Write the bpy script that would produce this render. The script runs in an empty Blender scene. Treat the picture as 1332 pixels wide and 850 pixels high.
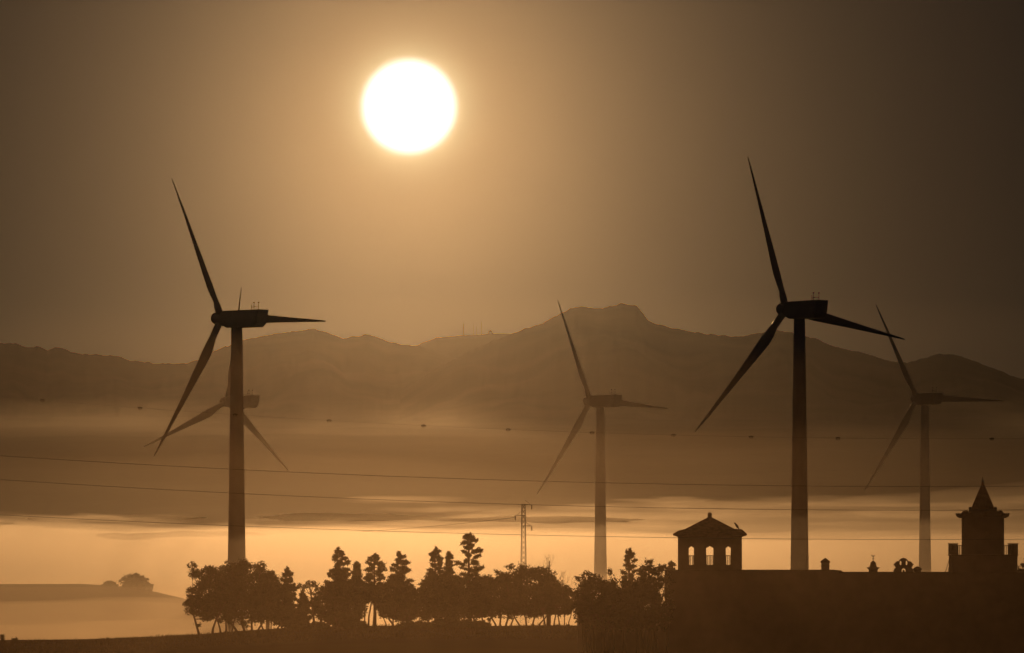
import bpy, bmesh, math, random
from mathutils import Vector, Matrix, noise

# ------------------------------------------------------------------ camera, sky, sun, exposure
S = bpy.context.scene
COL = S.collection
PX = 8.4e-5            # radians per photograph pixel (a 320 mm view, 6.4 degrees wide)
ZC = 25.0              # camera height above the valley floor
HOR = 700.0            # photograph row of the horizon

cam_data = bpy.data.cameras.new('camera')
cam_data.sensor_width = 36.0
cam_data.lens = 36.0 / (1332 * PX)
cam_data.clip_start = 1.0
cam_data.clip_end = 80000.0
cam = bpy.data.objects.new('camera', cam_data)
COL.objects.link(cam)
cam.location = (0, 0, ZC)
cam.rotation_euler = (math.pi / 2 + (HOR - 425) * PX, 0, 0)
S.camera = cam

SUN_PX, SUN_PY = 532.0, 139.0
sun_az = (SUN_PX - 666) * PX             # towards +x
sun_el = (HOR - SUN_PY) * PX
sun_dir = Vector((math.sin(sun_az) * math.cos(sun_el), math.cos(sun_az) * math.cos(sun_el), math.sin(sun_el)))

SUN_RGB = (1.0, 0.55, 0.22)
SUN_STRENGTH = 2.2
EXPOSURE = -5.6

ld = bpy.data.lights.new('sun', 'SUN')
ld.energy = SUN_STRENGTH
ld.color = SUN_RGB
ld.angle = math.radians(0.53)
sun = bpy.data.objects.new('sun', ld)
COL.objects.link(sun)
sun.rotation_euler = (-sun_dir).to_track_quat('-Z', 'Y').to_euler()

world = bpy.data.worlds.new('World')
S.world = world
world.use_nodes = True
nt = world.node_tree
nt.nodes.clear()

def N(tree, kind, **kw):
    n = tree.nodes.new(kind)
    for k, v in kw.items():
        setattr(n, k, v)
    return n

def math_node(tree, op, a, b=None):
    n = N(tree, 'ShaderNodeMath', operation=op)
    for i, v in enumerate((a, b)):
        if v is None:
            continue
        if isinstance(v, (int, float)):
            n.inputs[i].default_value = v
        else:
            tree.links.new(v, n.inputs[i])
    return n.outputs[0]

sky = N(nt, 'ShaderNodeTexSky', sky_type='NISHITA')
sky.sun_disc = False
sky.sun_elevation = sun_el
sky.sun_rotation = sun_az
sky.altitude = 100
sky.air_density = 1.0
sky.dust_density = 0.2
sky.ozone_density = 10.0
bg_sky = N(nt, 'ShaderNodeBackground')
bg_sky.inputs[1].default_value = 0.06
nt.links.new(sky.outputs[0], bg_sky.inputs[0])

# the bright ring of air round the sun and the disc itself, by angle from the sun's direction
tc = N(nt, 'ShaderNodeTexCoord')
cr = N(nt, 'ShaderNodeVectorMath', operation='CROSS_PRODUCT')
cr.inputs[1].default_value = sun_dir
nt.links.new(tc.outputs['Generated'], cr.inputs[0])
ln = N(nt, 'ShaderNodeVectorMath', operation='LENGTH')
nt.links.new(cr.outputs[0], ln.inputs[0])
sinang = ln.outputs['Value']
dt = N(nt, 'ShaderNodeVectorMath', operation='DOT_PRODUCT')
dt.inputs[1].default_value = sun_dir
nt.links.new(tc.outputs['Generated'], dt.inputs[0])
front = math_node(nt, 'GREATER_THAN', dt.outputs['Value'], 0.0)

def lobe(width_deg, power):
    q = math_node(nt, 'DIVIDE', sinang, math.radians(width_deg))
    q = math_node(nt, 'POWER', q, 2.0)
    q = math_node(nt, 'ADD', q, 1.0)
    q = math_node(nt, 'POWER', q, -power)
    return math_node(nt, 'MULTIPLY', q, front)

def add_bg(col, strength, fac_socket):
    b = N(nt, 'ShaderNodeBackground')
    b.inputs[0].default_value = (*col, 1)
    nt.links.new(math_node(nt, 'MULTIPLY', fac_socket, strength), b.inputs[1])
    return b.outputs[0]

disc = N(nt, 'ShaderNodeMapRange', interpolation_type='SMOOTHSTEP')
disc.inputs['From Min'].default_value = 69 * PX
disc.inputs['From Max'].default_value = 44 * PX
nt.links.new(sinang, disc.inputs['Value'])
disc_f = math_node(nt, 'MULTIPLY', disc.outputs[0], front)

shaders = [bg_sky.outputs[0],
           add_bg((1.0, 0.61, 0.30), 9.0, lobe(1.9, 1.5)),
           add_bg((1.0, 0.90, 0.50), 110.0, lobe(0.50, 6.0)),
           add_bg((0.98, 0.98, 1.0), 70.0, disc_f)]
acc = shaders[0]
for s_ in shaders[1:]:
    a = N(nt, 'ShaderNodeAddShader')
    nt.links.new(acc, a.inputs[0]); nt.links.new(s_, a.inputs[1])
    acc = a.outputs[0]
wo = N(nt, 'ShaderNodeOutputWorld')
nt.links.new(acc, wo.inputs[0])

S.view_settings.view_transform = 'Standard'
S.view_settings.look = 'None'
S.view_settings.gamma = 1.0
S.view_settings.use_curve_mapping = False
S.view_settings.exposure = EXPOSURE
S.render.engine = 'CYCLES'
S.cycles.use_denoising = True
S.cycles.max_bounces = 6
S.cycles.volume_bounces = 1
S.cycles.transparent_max_bounces = 64
S.cycles.sample_clamp_indirect = 60.0

# ------------------------------------------------------------------ helpers
def at(px, py, Y):
    return Vector(((px - 666) * PX * Y, Y, ZC + (HOR - py) * PX * Y))

def tag(o, label=None, cat=None, group=None, kind=None):
    if label: o['label'] = label
    if cat: o['category'] = cat
    if group: o['group'] = group
    if kind: o['kind'] = kind
    return o

def empty(name, loc=(0, 0, 0), rz=0.0, parent=None):
    o = bpy.data.objects.new(name, None)
    o.empty_display_size = 0.5
    COL.objects.link(o)
    o.location = loc
    o.rotation_euler = (0, 0, rz)
    if parent: o.parent = parent
    return o

class MB:
    def __init__(self): self.v, self.f = [], []
    def add(self, vs, fs):
        b = len(self.v)
        self.v += [tuple(p) for p in vs]
        self.f += [tuple(b + i for i in f) for f in fs]
        return self
    def box(self, c, d, rz=0.0, rx=0.0, ry=0.0):
        R = Matrix.Rotation(rz, 3, 'Z') @ Matrix.Rotation(ry, 3, 'Y') @ Matrix.Rotation(rx, 3, 'X')
        c = Vector(c)
        vs = [c + R @ Vector((sx * d[0] / 2, sy * d[1] / 2, sz * d[2] / 2))
              for sz in (-1, 1) for sx, sy in ((-1, -1), (1, -1), (1, 1), (-1, 1))]
        return self.add(vs, [(3, 2, 1, 0), (4, 5, 6, 7), (0, 1, 5, 4), (1, 2, 6, 5), (2, 3, 7, 6), (3, 0, 4, 7)])
    def tube(self, pts, radii, seg=8, caps=True):
        pts = [Vector(p) for p in pts]
        if isinstance(radii, (int, float)): radii = [radii] * len(pts)
        vs, fs = [], []
        ref = None
        for i, p in enumerate(pts):
            a = pts[max(i - 1, 0)]; b = pts[min(i + 1, len(pts) - 1)]
            t = (b - a).normalized()
            if ref is None:
                ref = Vector((0, 0, 1)) if abs(t.z) < 0.9 else Vector((1, 0, 0))
            u = t.cross(ref)
            if u.length < 1e-6: u = t.orthogonal()
            u.normalize(); w = u.cross(t).normalized(); ref = w
            for k in range(seg):
                an = 2 * math.pi * k / seg
                vs.append(p + (u * math.cos(an) + w * math.sin(an)) * radii[i])
        for i in range(len(pts) - 1):
            for k in range(seg):
                k2 = (k + 1) % seg
                fs.append((i * seg + k, i * seg + k2, (i + 1) * seg + k2, (i + 1) * seg + k))
        if caps:
            fs.append(tuple(reversed(range(seg))))
            fs.append(tuple((len(pts) - 1) * seg + k for k in range(seg)))
        return self.add(vs, fs)
    def lathe(self, prof, seg=16, c=(0, 0, 0), rot=0.0, sq=False):
        """profile of (radius, z) turned round z"""
        c = Vector(c); vs, fs = [], []
        for r, z in prof:
            for k in range(seg):
                an = rot + 2 * math.pi * k / seg
                vs.append(c + Vector((r * math.cos(an), r * math.sin(an), z)))
        n = len(prof)
        for i in range(n - 1):
            for k in range(seg):
                k2 = (k + 1) % seg
                fs.append((i * seg + k, i * seg + k2, (i + 1) * seg + k2, (i + 1) * seg + k))
        fs.append(tuple(reversed(range(seg))))
        fs.append(tuple((n - 1) * seg + k for k in range(seg)))
        return self.add(vs, fs)
    def prism(self, poly, y0, y1):
        """polygon of (x, z) pulled along y"""
        n = len(poly)
        vs = [(x, y0, z) for x, z in poly] + [(x, y1, z) for x, z in poly]
        fs = [tuple(range(n)), tuple(reversed(range(n, 2 * n)))]
        fs += [(i, i + n, (i + 1) % n + n, (i + 1) % n) for i in range(n)]
        return self.add(vs, fs)
    def build(self, name, mat, parent=None, smooth=False, loc=None):
        me = bpy.data.meshes.new(name)
        me.from_pydata(self.v, [], self.f)
        bm = bmesh.new(); bm.from_mesh(me)
        if len(bm.faces) < 60000:
            bmesh.ops.recalc_face_normals(bm, faces=bm.faces)
        bm.to_mesh(me); bm.free()
        if smooth:
            for p in me.polygons: p.use_smooth = True
        me.materials.append(mat)
        o = bpy.data.objects.new(name, me)
        COL.objects.link(o)
        if parent: o.parent = parent
        if loc is not None: o.location = loc
        return o

def mat(name, col, rough=0.8, var=0.25, scale=3.0, metal=0.0, bump=0.0, spec=0.5, col2=None, coords='Object'):
    m = bpy.data.materials.new(name); m.use_nodes = True
    t = m.node_tree; b = t.nodes['Principled BSDF']
    b.inputs['Roughness'].default_value = rough
    b.inputs['Metallic'].default_value = metal
    b.inputs['Specular IOR Level'].default_value = spec
    tcn = N(t, 'ShaderNodeTexCoord')
    nz = N(t, 'ShaderNodeTexNoise')
    nz.inputs['Scale'].default_value = scale
    nz.inputs['Detail'].default_value = 6
    t.links.new(tcn.outputs[coords], nz.inputs['Vector'])
    rp = N(t, 'ShaderNodeValToRGB')
    c2 = col2 or tuple(c * (1 + var) for c in col)
    rp.color_ramp.elements[0].color = (*[c * (1 - var) for c in col], 1)
    rp.color_ramp.elements[1].color = (*c2, 1)
    rp.color_ramp.elements[0].position = 0.3
    rp.color_ramp.elements[1].position = 0.7
    t.links.new(nz.outputs['Fac'], rp.inputs['Fac'])
    t.links.new(rp.outputs[0], b.inputs['Base Color'])
    if bump:
        bp = N(t, 'ShaderNodeBump')
        bp.inputs['Strength'].default_value = bump
        t.links.new(nz.outputs['Fac'], bp.inputs['Height'])
        t.links.new(bp.outputs[0], b.inputs['Normal'])
    return m

def volume_mat(name, density, aniso=0.97, col=(1.0, 0.99, 0.97)):
    m = bpy.data.materials.new(name); m.use_nodes = True
    t = m.node_tree; t.nodes.clear()
    v = N(t, 'ShaderNodeVolumePrincipled')
    v.inputs['Color'].default_value = (*col, 1)
    v.inputs['Density'].default_value = density
    v.inputs['Anisotropy'].default_value = aniso
    o = N(t, 'ShaderNodeOutputMaterial')
    t.links.new(v.outputs[0], o.inputs['Volume'])
    return m

def sm(a, b, x):
    t = min(1, max(0, (x - a) / (b - a)))
    return t * t * (3 - 2 * t)

def lerp_pts(pts, x):
    if x <= pts[0][0]: return pts[0][1]
    for (x0, y0), (x1, y1) in zip(pts, pts[1:]):
        if x <= x1:
            return y0 + (y1 - y0) * (x - x0) / (x1 - x0)
    return pts[-1][1]

def nz2(x, y, seed=0.0, octs=4):
    return noise.fractal(Vector((x, y, seed)), 0.9, 2.1, octs)

# ------------------------------------------------------------------ the ground
CREST = [(-400, 840), (0, 837), (120, 835), (230, 830), (300, 825), (400, 819), (480, 817), (760, 817), (900, 819), (1332, 822), (1800, 826)]

def ground_z(X, Y):
    u = X / max(Y, 60) / PX + 666
    zc = ZC - (lerp_pts(CREST, u) - HOR) * PX * 900
    lo = 10.6 + 0.25 * nz2(X / 60, Y / 60, 3)
    z = lo + (zc - lo) * sm(640, 905, Y)
    valley = 3.2 + 0.8 * nz2(X / 220, Y / 220, 7)
    z = z + (valley - z) * sm(915, 1250, Y)
    if 905 < Y < 1300: z += 0.12 * nz2(X / 15, Y / 15, 2)
    # low hill out in the mist on the left
    hx = lerp_pts([(-900, 0.3), (-300, 1.0), (110, 1.0), (180, 0.93), (300, 0.55), (450, 0.0)], u)
    z += 12.4 * hx * math.exp(-((Y - 1900) / 170) ** 2)
    # long dark hills before the mountains
    if Y > 4600:
        far = lerp_pts([(4600, 3.2), (5400, 14), (6500, 42), (7600, 74), (8600, 100), (10000, 131), (12500, 184), (14500, 215), (20500, 240)], Y)
        z += (far - z) * sm(4600, 5600, Y)
        z += (5 * nz2(X / 500, Y / 500, 11) + 1.6 * nz2(X / 120, Y / 160, 12)) * sm(5000, 6000, Y)
    return z

m_ground = mat('field_earth', (0.075, 0.055, 0.032), 0.95, 0.35, 0.08, bump=0.2, col2=(0.07, 0.075, 0.03))
rows = []
y = -300.0
while y < 20000:
    rows.append(y)
    y += 8 if 620 < y < 1300 else (max(25, y * 0.02) if y > 300 else 60)
us = [-0.55, -0.4, -0.3, -0.22, -0.16, -0.12] + [-0.095 + 0.19 * i / 190 for i in range(191)] + [0.12, 0.16, 0.22, 0.3, 0.4, 0.55]
gm = MB()
gm.v = [(u * (Y + 400), Y, ground_z(u * (Y + 400), Y)) for Y in rows for u in us]
nu = len(us)
gm.f = [(j * nu + i, j * nu + i + 1, (j + 1) * nu + i + 1, (j + 1) * nu + i) for j in range(len(rows) - 1) for i in range(nu - 1)]
tag(gm.build('ground', m_ground, smooth=True), kind='structure')

# ------------------------------------------------------------------ mountains
m_rock = mat('mountain_scrub', (0.06, 0.055, 0.035), 0.95, 0.3, 0.004, col2=(0.11, 0.09, 0.06))

def mountain(name, sky_pts, Y0, front_d, back_d, base_py, seed, rough):
    u0, u1 = sky_pts[0][0], sky_pts[-1][0]
    n = int((u1 - u0) / 3.0)
    ts = [-1, -0.93, -0.86, -0.78, -0.7, -0.62, -0.54, -0.46, -0.38, -0.3, -0.23, -0.17, -0.12, -0.08, -0.05, -0.025, 0,
          0.04, 0.1, 0.2, 0.35, 0.5, 0.7, 1]
    mb = MB()
    for t in ts:
        Y = Y0 + (t * front_d if t < 0 else t * back_d)
        for i in range(n + 1):
            u = u0 + (u1 - u0) * i / n
            w = 1.0 if t == 0 else 0
            fade = max(0.0, 1 - abs(t) * 14)
            py = lerp_pts(sky_pts, u) + fade * rough * 1.6 * nz2(u / 11, seed, 1, 4) + fade * rough * 0.8 * nz2(u / 3.1, seed, 2, 2)
            h = ZC + (HOR - py) * PX * Y0
            base = 150.0
            prof = (1 - abs(t)) ** (1.25 if t < 0 else 1.1)
            g = nz2(u / 90 + t * 0.4, t * 3.2 + seed, 4, 5) * 0.16 * min(1, abs(t) * 4) * (1 - abs(t))
            z = base + (h - base) * max(0, prof + (g if t < 0 else 0) - max(0, -t) * 0.02)
            X = (u - 666) * PX * Y
            mb.v.append((X, Y, z))
    k = n + 1
    mb.f = [(j * k + i, j * k + i + 1, (j + 1) * k + i + 1, (j + 1) * k + i) for j in range(len(ts) - 1) for i in range(n)]
    return tag(mb.build(name, m_rock, smooth=True), kind='structure')

far_ridge = [(300, 500), (420, 470), (480, 458), (542, 449.5), (552, 445), (569, 439), (599, 436.5), (620, 435.5), (636, 434),
             (663, 434), (690, 437), (730, 450), (800, 475), (900, 500)]
left_ridge = [(-700, 470), (-500, 455), (-350, 462), (-200, 445), (-90, 440), (0, 447), (20, 447), (35, 452), (48, 451), (62, 455), (78, 452),
              (100, 460), (130, 462), (152, 463), (165, 468), (200, 473), (245, 473), (262, 466), (280, 456), (316, 442.5),
              (338, 437.5), (372, 432), (398, 429), (407, 427), (429, 434), (447, 440), (459, 437.5), (478, 435), (491, 438.5), (505, 445),
              (542, 450), (580, 462), (640, 480), (740, 505)]
right_ridge = [(520, 510), (570, 478), (620, 453), (643, 442.6), (660, 437), (680, 428), (704, 420.7), (729, 408), (740, 402.5), (751, 399), (765, 400),
               (775, 401), (792, 399), (803, 396.5), (807, 394.5), (827, 396.5), (832, 403), (843, 416), (852, 420), (870, 426), (901, 431.5),
               (935, 436.5), (954, 438.5), (981, 435), (1012, 430), (1035, 434), (1058, 440), (1089, 452), (1124, 459.6),
               (1158, 470), (1181, 472), (1204, 464.6), (1223, 460.7), (1246, 461.5), (1270, 471), (1300, 482.6), (1323, 492),
               (1345, 494), (1420, 480), (1520, 462), (1640, 470), (1800, 452), (2000, 470), (2200, 500)]
mountain('mountain_range_far', far_ridge, 17800, 1800, 1500, 560, 3.3, 0.5)
mountain('mountain_range_left', left_ridge, 15600, 2600, 1600, 560, 8.1, 1.0)
mountain('mountain_range_right', right_ridge, 14600, 2500, 1600, 560, 5.7, 1.0)

# ------------------------------------------------------------------ haze and fog
HAZE_D = 3.5e-6
hz = MB().box((0, 10050, 234), (24000, 21100, 480))
haze = tag(hz.build('haze', volume_mat('haze_air', HAZE_D, 0.98)), 'thin warm haze filling the whole valley air', 'haze', kind='stuff')

def fog(name, label, y0, y1, top, amp, wl, dens, seed, col=(1.0, 0.92, 0.80), g=0.97, zbot=-6.0, spread=0.11, nx=110, ny=60, xr=None, edge=0.12, stretch=4.0):
    """a closed, lumpy bank of fog of even density lying on the valley"""
    mb = MB()
    tv, bv = [], []
    for j in range(ny + 1):
        t = j / ny
        Y = y0 + (y1 - y0) * t
        for i in range(nx + 1):
            s = -1 + 2 * i / nx
            ua, ub = xr if xr else (-spread, spread)
            X = (ua + (ub - ua) * (s + 1) / 2) * Y
            e = sm(0, edge, t) * sm(0, edge, 1 - t) * sm(0, 0.12, (1 - abs(s)) / 2)
            lum = nz2(X / wl, Y / (wl * stretch), seed, 4)
            z = zbot + 0.3 + max(0.0, top(X, Y) + amp * lum - zbot) * e
            tv.append((X, Y, z)); bv.append((X, Y, zbot))
    k = nx + 1; n = len(tv)
    mb.v = tv + bv
    for j in range(ny):
        for i in range(nx):
            a = j * k + i
            mb.f.append((a, a + 1, a + k + 1, a + k))
            mb.f.append((n + a, n + a + k, n + a + k + 1, n + a + 1))
    for i in range(nx):
        mb.f.append((i, n + i, n + i + 1, i + 1))
        a = ny * k + i
        mb.f.append((a, a + 1, n + a + 1, n + a))
    for j in range(ny):
        a = j * k
        mb.f.append((a, a + k, n + a + k, n + a))
        a = j * k + nx
        mb.f.append((a, n + a, n + a + k, a + k))
    return tag(mb.build(name, volume_mat(name + '_air', dens, g, col), smooth=False), label, 'fog', kind='stuff')

flat = lambda z: (lambda X, Y: z)
# ------------------------------------------------------------------ materials of the things
m_white = mat('turbine_paint', (0.62, 0.62, 0.60), 0.16, 0.06, 0.6, spec=0.5)
m_dkmetal = mat('weathered_steel', (0.22, 0.22, 0.22), 0.5, 0.2, 4.0, metal=0.6)
m_galv = mat('galvanised_steel', (0.36, 0.36, 0.35), 0.55, 0.2, 3.0, metal=0.7)
m_wire = mat('aluminium_cable', (0.25, 0.25, 0.25), 0.6, 0.1, 2.0, metal=0.6)
m_ceramic = mat('brown_ceramic', (0.11, 0.05, 0.03), 0.3, 0.2, 6.0)
m_plaster = mat('lime_plaster', (0.42, 0.36, 0.28), 0.9, 0.2, 0.7, bump=0.1)
m_stone = mat('dressed_stone', (0.33, 0.28, 0.21), 0.85, 0.3, 2.5, bump=0.3)
m_tile = mat('clay_roof', (0.24, 0.11, 0.06), 0.85, 0.35, 3.0, bump=0.4)
m_leaf = mat('leaf_green', (0.055, 0.075, 0.025), 0.75, 0.4, 0.8, col2=(0.09, 0.105, 0.035))
m_leaf2 = mat('needle_green', (0.04, 0.06, 0.025), 0.8, 0.35, 0.9, col2=(0.075, 0.085, 0.035))
m_bark = mat('bark', (0.11, 0.08, 0.055), 0.95, 0.3, 3.0, bump=0.4)
m_grass = mat('dry_grass', (0.10, 0.085, 0.035), 0.9, 0.3, 0.5)
m_feather = mat('dark_feathers', (0.05, 0.045, 0.04), 0.7, 0.3, 12.0)

# ------------------------------------------------------------------ wind turbines
R_BLADE = 26.0
def blade_mesh():
    st = [(0.9, 1.15, 1.0, 0), (2.2, 1.15, 1.0, 6), (3.4, 1.35, 0.75, 14), (4.8, 1.85, 0.42, 15), (6.2, 2.1, 0.30, 13), (8.0, 1.95, 0.25, 11), (11, 1.6, 0.21, 8),
          (14, 1.28, 0.18, 6), (17, 1.0, 0.17, 4), (20, 0.75, 0.16, 3), (22.5, 0.55, 0.15, 2), (24.5, 0.38, 0.15, 1), (25.6, 0.22, 0.15, 1), (26.0, 0.06, 0.2, 1)]
    n = 14; mb = MB()
    for r, c, th, tw in st:
        if r > 3: c *= 0.86
        for k in range(n):
            a = 2 * math.pi * k / n
            q = c * 0.5 * math.cos(a)
            w = c * th * 0.5 * math.sin(a)
            if th < 0.9:
                w *= 0.55 + 0.45 * math.cos(a) + 0.25      # fat leading edge, thin trailing edge
                q -= c * 0.18 * (1 - th)
            t = -math.radians(tw * 0.6 + 8)
            mb.v.append((w * math.cos(t) + q * math.sin(t) - 0.0011 * r * r, q * math.cos(t) - w * math.sin(t), r))
    for i in range(len(st) - 1):
        for k in range(n):
            k2 = (k + 1) % n
            mb.f.append((i * n + k, i * n + k2, (i + 1) * n + k2, (i + 1) * n + k))
    mb.f.append(tuple(reversed(range(n)))); mb.f.append(tuple((len(st) - 1) * n + k for k in range(n)))
    return mb

def bevel(o, w, seg=2):
    bm = bmesh.new(); bm.from_mesh(o.data)
    bmesh.ops.bevel(bm, geom=list(bm.edges), offset=w, segments=seg, affect='EDGES', profile=0.6)
    bm.to_mesh(o.data); bm.free()
    return o

proto_blade = None
proto = {}
def turbine(label, tower_px, hub_py, Y, theta, s, slant):
    global proto_blade
    X = (tower_px - 666) * PX * Y
    zb = ground_z(X, Y) - 0.3
    zh = ZC + (HOR - hub_py) * PX * Y
    root = empty('wind_turbine', (X, Y, zb))
    tag(root, label, 'wind turbine', 'wind turbines standing in the valley')
    H = zh - zb
    t = MB()
    prof = [(1.95, 0), (1.95, 0.35), (1.72, 0.36)]
    zt = H - 1.45
    for i in range(1, 13):
        f = i / 12
        prof.append((1.72 - 0.82 * f ** 0.95, 0.36 + (zt - 0.36) * f))
    t.lathe(prof, 32)
    tw = t.build('tower', m_white, root, smooth=True)
    for f in (0.33, 0.66):
        MB().lathe([(1.72 - 0.82 * f + 0.03, -0.1), (1.72 - 0.82 * f + 0.045, 0), (1.72 - 0.82 * f + 0.03, 0.1)], 32).build('flange_ring', m_white, tw, loc=(0, 0, zt * f))
    MB().box((0.0, -1.66, 1.7), (0.8, 0.12, 2.0)).build('door', m_dkmetal, tw)
    alpha = math.asin(s)
    nac = empty('nacelle_pivot', (0, 0, H), -alpha, root)
    nac.name = 'nacelle'
    L = 8.2
    body = MB().prism([(-2.3, -1.05), (-2.5, 0.9), (-2.0, 1.32), (5.9, 1.45), (5.9 - slant * 0.45, -0.75), (5.0 - slant * 0.3, -1.42), (-1.2, -1.48)], -1.3, 1.3).build('housing', m_white, nac)
    bevel(body, 0.18, 2)
    b = MB()
    for yy in (-0.55, 0.55):
        b.tube([(4.3, yy, 1.4), (4.3, yy, 2.55)], 0.05, 6)
        b.box((4.3, yy, 2.6), (0.4, 0.08, 0.16))
    b.tube([(3.2, 0, 1.4), (3.2, 0, 2.3)], 0.05, 6)
    b.tube([(4.3, -0.55, 1.9), (4.3, 0.55, 1.9)], 0.045, 6)
    b.tube([(3.2, 0, 1.8), (4.3, 0, 1.9)], 0.04, 6)
    b.build('wind_sensor_mast', m_dkmetal, nac)
    tilt = math.radians(5)
    hub = MB()
    hub.lathe([(0.05, 2.05), (0.45, 1.9), (0.85, 1.55), (1.08, 1.0), (1.18, 0.3), (1.18, -0.7), (1.0, -0.9)], 24)
    ho = hub.build('hub', m_white, root, smooth=True)
    hl = Vector((-3.45, 0, 0.05))
    Rz = Matrix.Rotation(-alpha, 4, 'Z')
    # hub axis (local z) points along the rotor axis: out of the front and a little upward
    Raxis = Rz @ Matrix.Rotation(tilt, 4, 'Y')
    ho.matrix_local = Matrix.Translation(Vector((0, 0, H)) + (Rz @ hl)) @ Raxis @ Matrix.Rotation(-math.pi / 2, 4, 'Y')
    for k in range(3):
        if proto_blade is None:
            bo = blade_mesh().build('blade', m_white, root, smooth=True); proto_blade = bo
        else:
            bo = proto_blade.copy(); COL.objects.link(bo); bo.parent = root
        th = math.radians(theta + 120 * k)
        bo.matrix_local = Matrix.Translation(Vector((0, 0, H)) + (Rz @ hl)) @ Raxis @ Matrix.Rotation(-th, 4, 'X')
    return root

turbine('large near wind turbine rising behind the leftmost clump of trees', 308, 415, 1481, -30, 0.66, 1.0)
turbine('large near wind turbine standing just right of the roofed pavilion', 1040, 403, 1467, -20, 0.80, 1.0)
turbine('smaller hazy wind turbine behind the round trees left of the pavilion', 781, 522, 2110, -26.5, 0.73, 0.2)
turbine('far wind turbine lined up behind the tower of the leftmost turbine', 309, 523, 2050, 6.6, 0.71, 1.0)
turbine('farthest right wind turbine between the bell gable and the spired tower', 1203, 519, 2195, -29, 0.86, 0.2)

# ------------------------------------------------------------------ long building with roof furniture
YB = 760.0
PB = PX * YB
def bx(px): return (px - 666) * PB
def bz(py): return ZC + (HOR - py) * PB

house = empty('long_building', (bx(1180), YB, 11.5))
tag(house, 'long dark flat roofed building filling the lower right of the picture', 'building')
def hpart(mb, name, material, parent=house, smooth=False):
    o = mb.build(name, material, parent, smooth)
    if parent is house: o.matrix_parent_inverse = Matrix.Translation(-house.location)
    return o
ZB = 10.0
def block(x0, x1, ztop, y0, y1, z0=ZB):
    return MB().box(((x0 + x1) / 2, (y0 + y1) / 2, (z0 + ztop) / 2), (x1 - x0, y1 - y0, ztop - z0))
hpart(block(bx(868), bx(1090), bz(743), YB, YB + 14), 'wall', m_plaster)
hpart(block(bx(1090) + 0.003, bx(1560), bz(746), YB + 0.2, YB + 14), 'wall', m_plaster)
hpart(block(bx(752), bx(868) - 0.003, bz(798), YB + 1.0, YB + 12), 'wing_wall', m_plaster)
hpart(block(bx(750.6), bx(868) - 0.006, bz(796.5), YB + 0.8, YB + 12.2, bz(798) + 0.003), 'wing_cornice', m_stone)
hpart(block(bx(866.5), bx(1092), bz(741.9), YB - 0.15, YB + 14.1, bz(743) + 0.003), 'cornice', m_stone)
hpart(MB().prism([(bx(1092) + 0.003, bz(741.9)), (bx(1094), bz(742.2)), (bx(1097), bz(744.7)), (bx(1092) + 0.003, bz(744.7))], YB - 0.1, YB + 14), 'roof_end', m_tile)
hpart(block(bx(1092) + 0.003, bx(1562), bz(744.7), YB + 0.05, YB + 14.1, bz(746) + 0.003), 'cornice', m_stone)

# square chimney with pointed cap
c = empty('chimney', (bx(1075), YB + 3, bz(741.9)), 0, house); c.matrix_parent_inverse = Matrix.Translation(-house.location)
MB().box((0, 0, 0.30), (0.66, 0.66, 0.60)).build('shaft', m_plaster, c)
MB().lathe([(0.40 * 1.414, 0.603), (0.40 * 1.414, 0.66), (0.37 * 1.414, 0.75), (0.02, 1.02)], 4, rot=math.pi / 4).build('cap', m_tile, c)
MB().box((0, 0, 0.34), (0.74, 0.74, 0.06)).build('band', m_stone, c)
# stepped lantern chimney with a small weather vane
c = empty('lantern_chimney', (bx(1137.5), YB + 3, bz(744.7)), 0, house); c.matrix_parent_inverse = Matrix.Translation(-house.location)
MB().lathe([(0.36 * 1.414, 0), (0.36 * 1.414, 0.22), (0.52 * 1.414, 0.36), (0.52 * 1.414, 0.40), (0.30 * 1.414, 0.43), (0.24 * 1.414, 0.62), (0.22 * 1.414, 0.8), (0.14, 0.90), (0.05, 0.95)], 4, rot=math.pi / 4).build('shaft', m_stone, c)
w = MB(); w.tube([(0, 0, 0.93), (0, 0, 1.45)], 0.028, 6)
w.tube([(-0.03, 0, 1.27), (-0.16, 0, 1.44)], 0.022, 5); w.tube([(0.03, 0, 1.27), (0.16, 0, 1.44)], 0.022, 5)
w.tube([(-0.1, 0, 1.12), (0.1, 0, 1.12)], 0.022, 5)
w.build('weather_vane', m_dkmetal, c)

def plate(name, outer, holes, depth, material, parent, loc, rz=0.0):
    """a flat slab of given outline (x, z) with holes, thickness depth, centred on y = 0"""
    cu = bpy.data.curves.new(name, 'CURVE'); cu.dimensions = '2D'; cu.fill_mode = 'BOTH'; cu.extrude = depth / 2
    for pts in [outer] + holes:
        sp = cu.splines.new('POLY'); sp.points.add(len(pts) - 1); sp.use_cyclic_u = True
        for p, (a, b_) in zip(sp.points, pts): p.co = (a, b_, 0, 1)
    tmp = bpy.data.objects.new(name + '_tmp', cu); COL.objects.link(tmp)
    bpy.context.view_layer.update()
    me = bpy.data.meshes.new_from_object(tmp.evaluated_get(bpy.context.evaluated_depsgraph_get()))
    bpy.data.objects.remove(tmp); bpy.data.curves.remove(cu)
    me.transform(Matrix.Rotation(math.pi / 2, 4, 'X'))
    me.name = name; me.materials.clear(); me.materials.append(material)
    o = bpy.data.objects.new(name, me); COL.objects.link(o)
    if parent: o.parent = parent
    o.location = loc; o.rotation_euler = (0, 0, rz)
    return o

def arc(cx, cz, r, a0, a1, n, rz=None):
    rz = rz or r
    return [(cx + r * math.cos(math.radians(a0 + (a1 - a0) * i / n)), cz + rz * math.sin(math.radians(a0 + (a1 - a0) * i / n))) for i in range(n + 1)]

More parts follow.
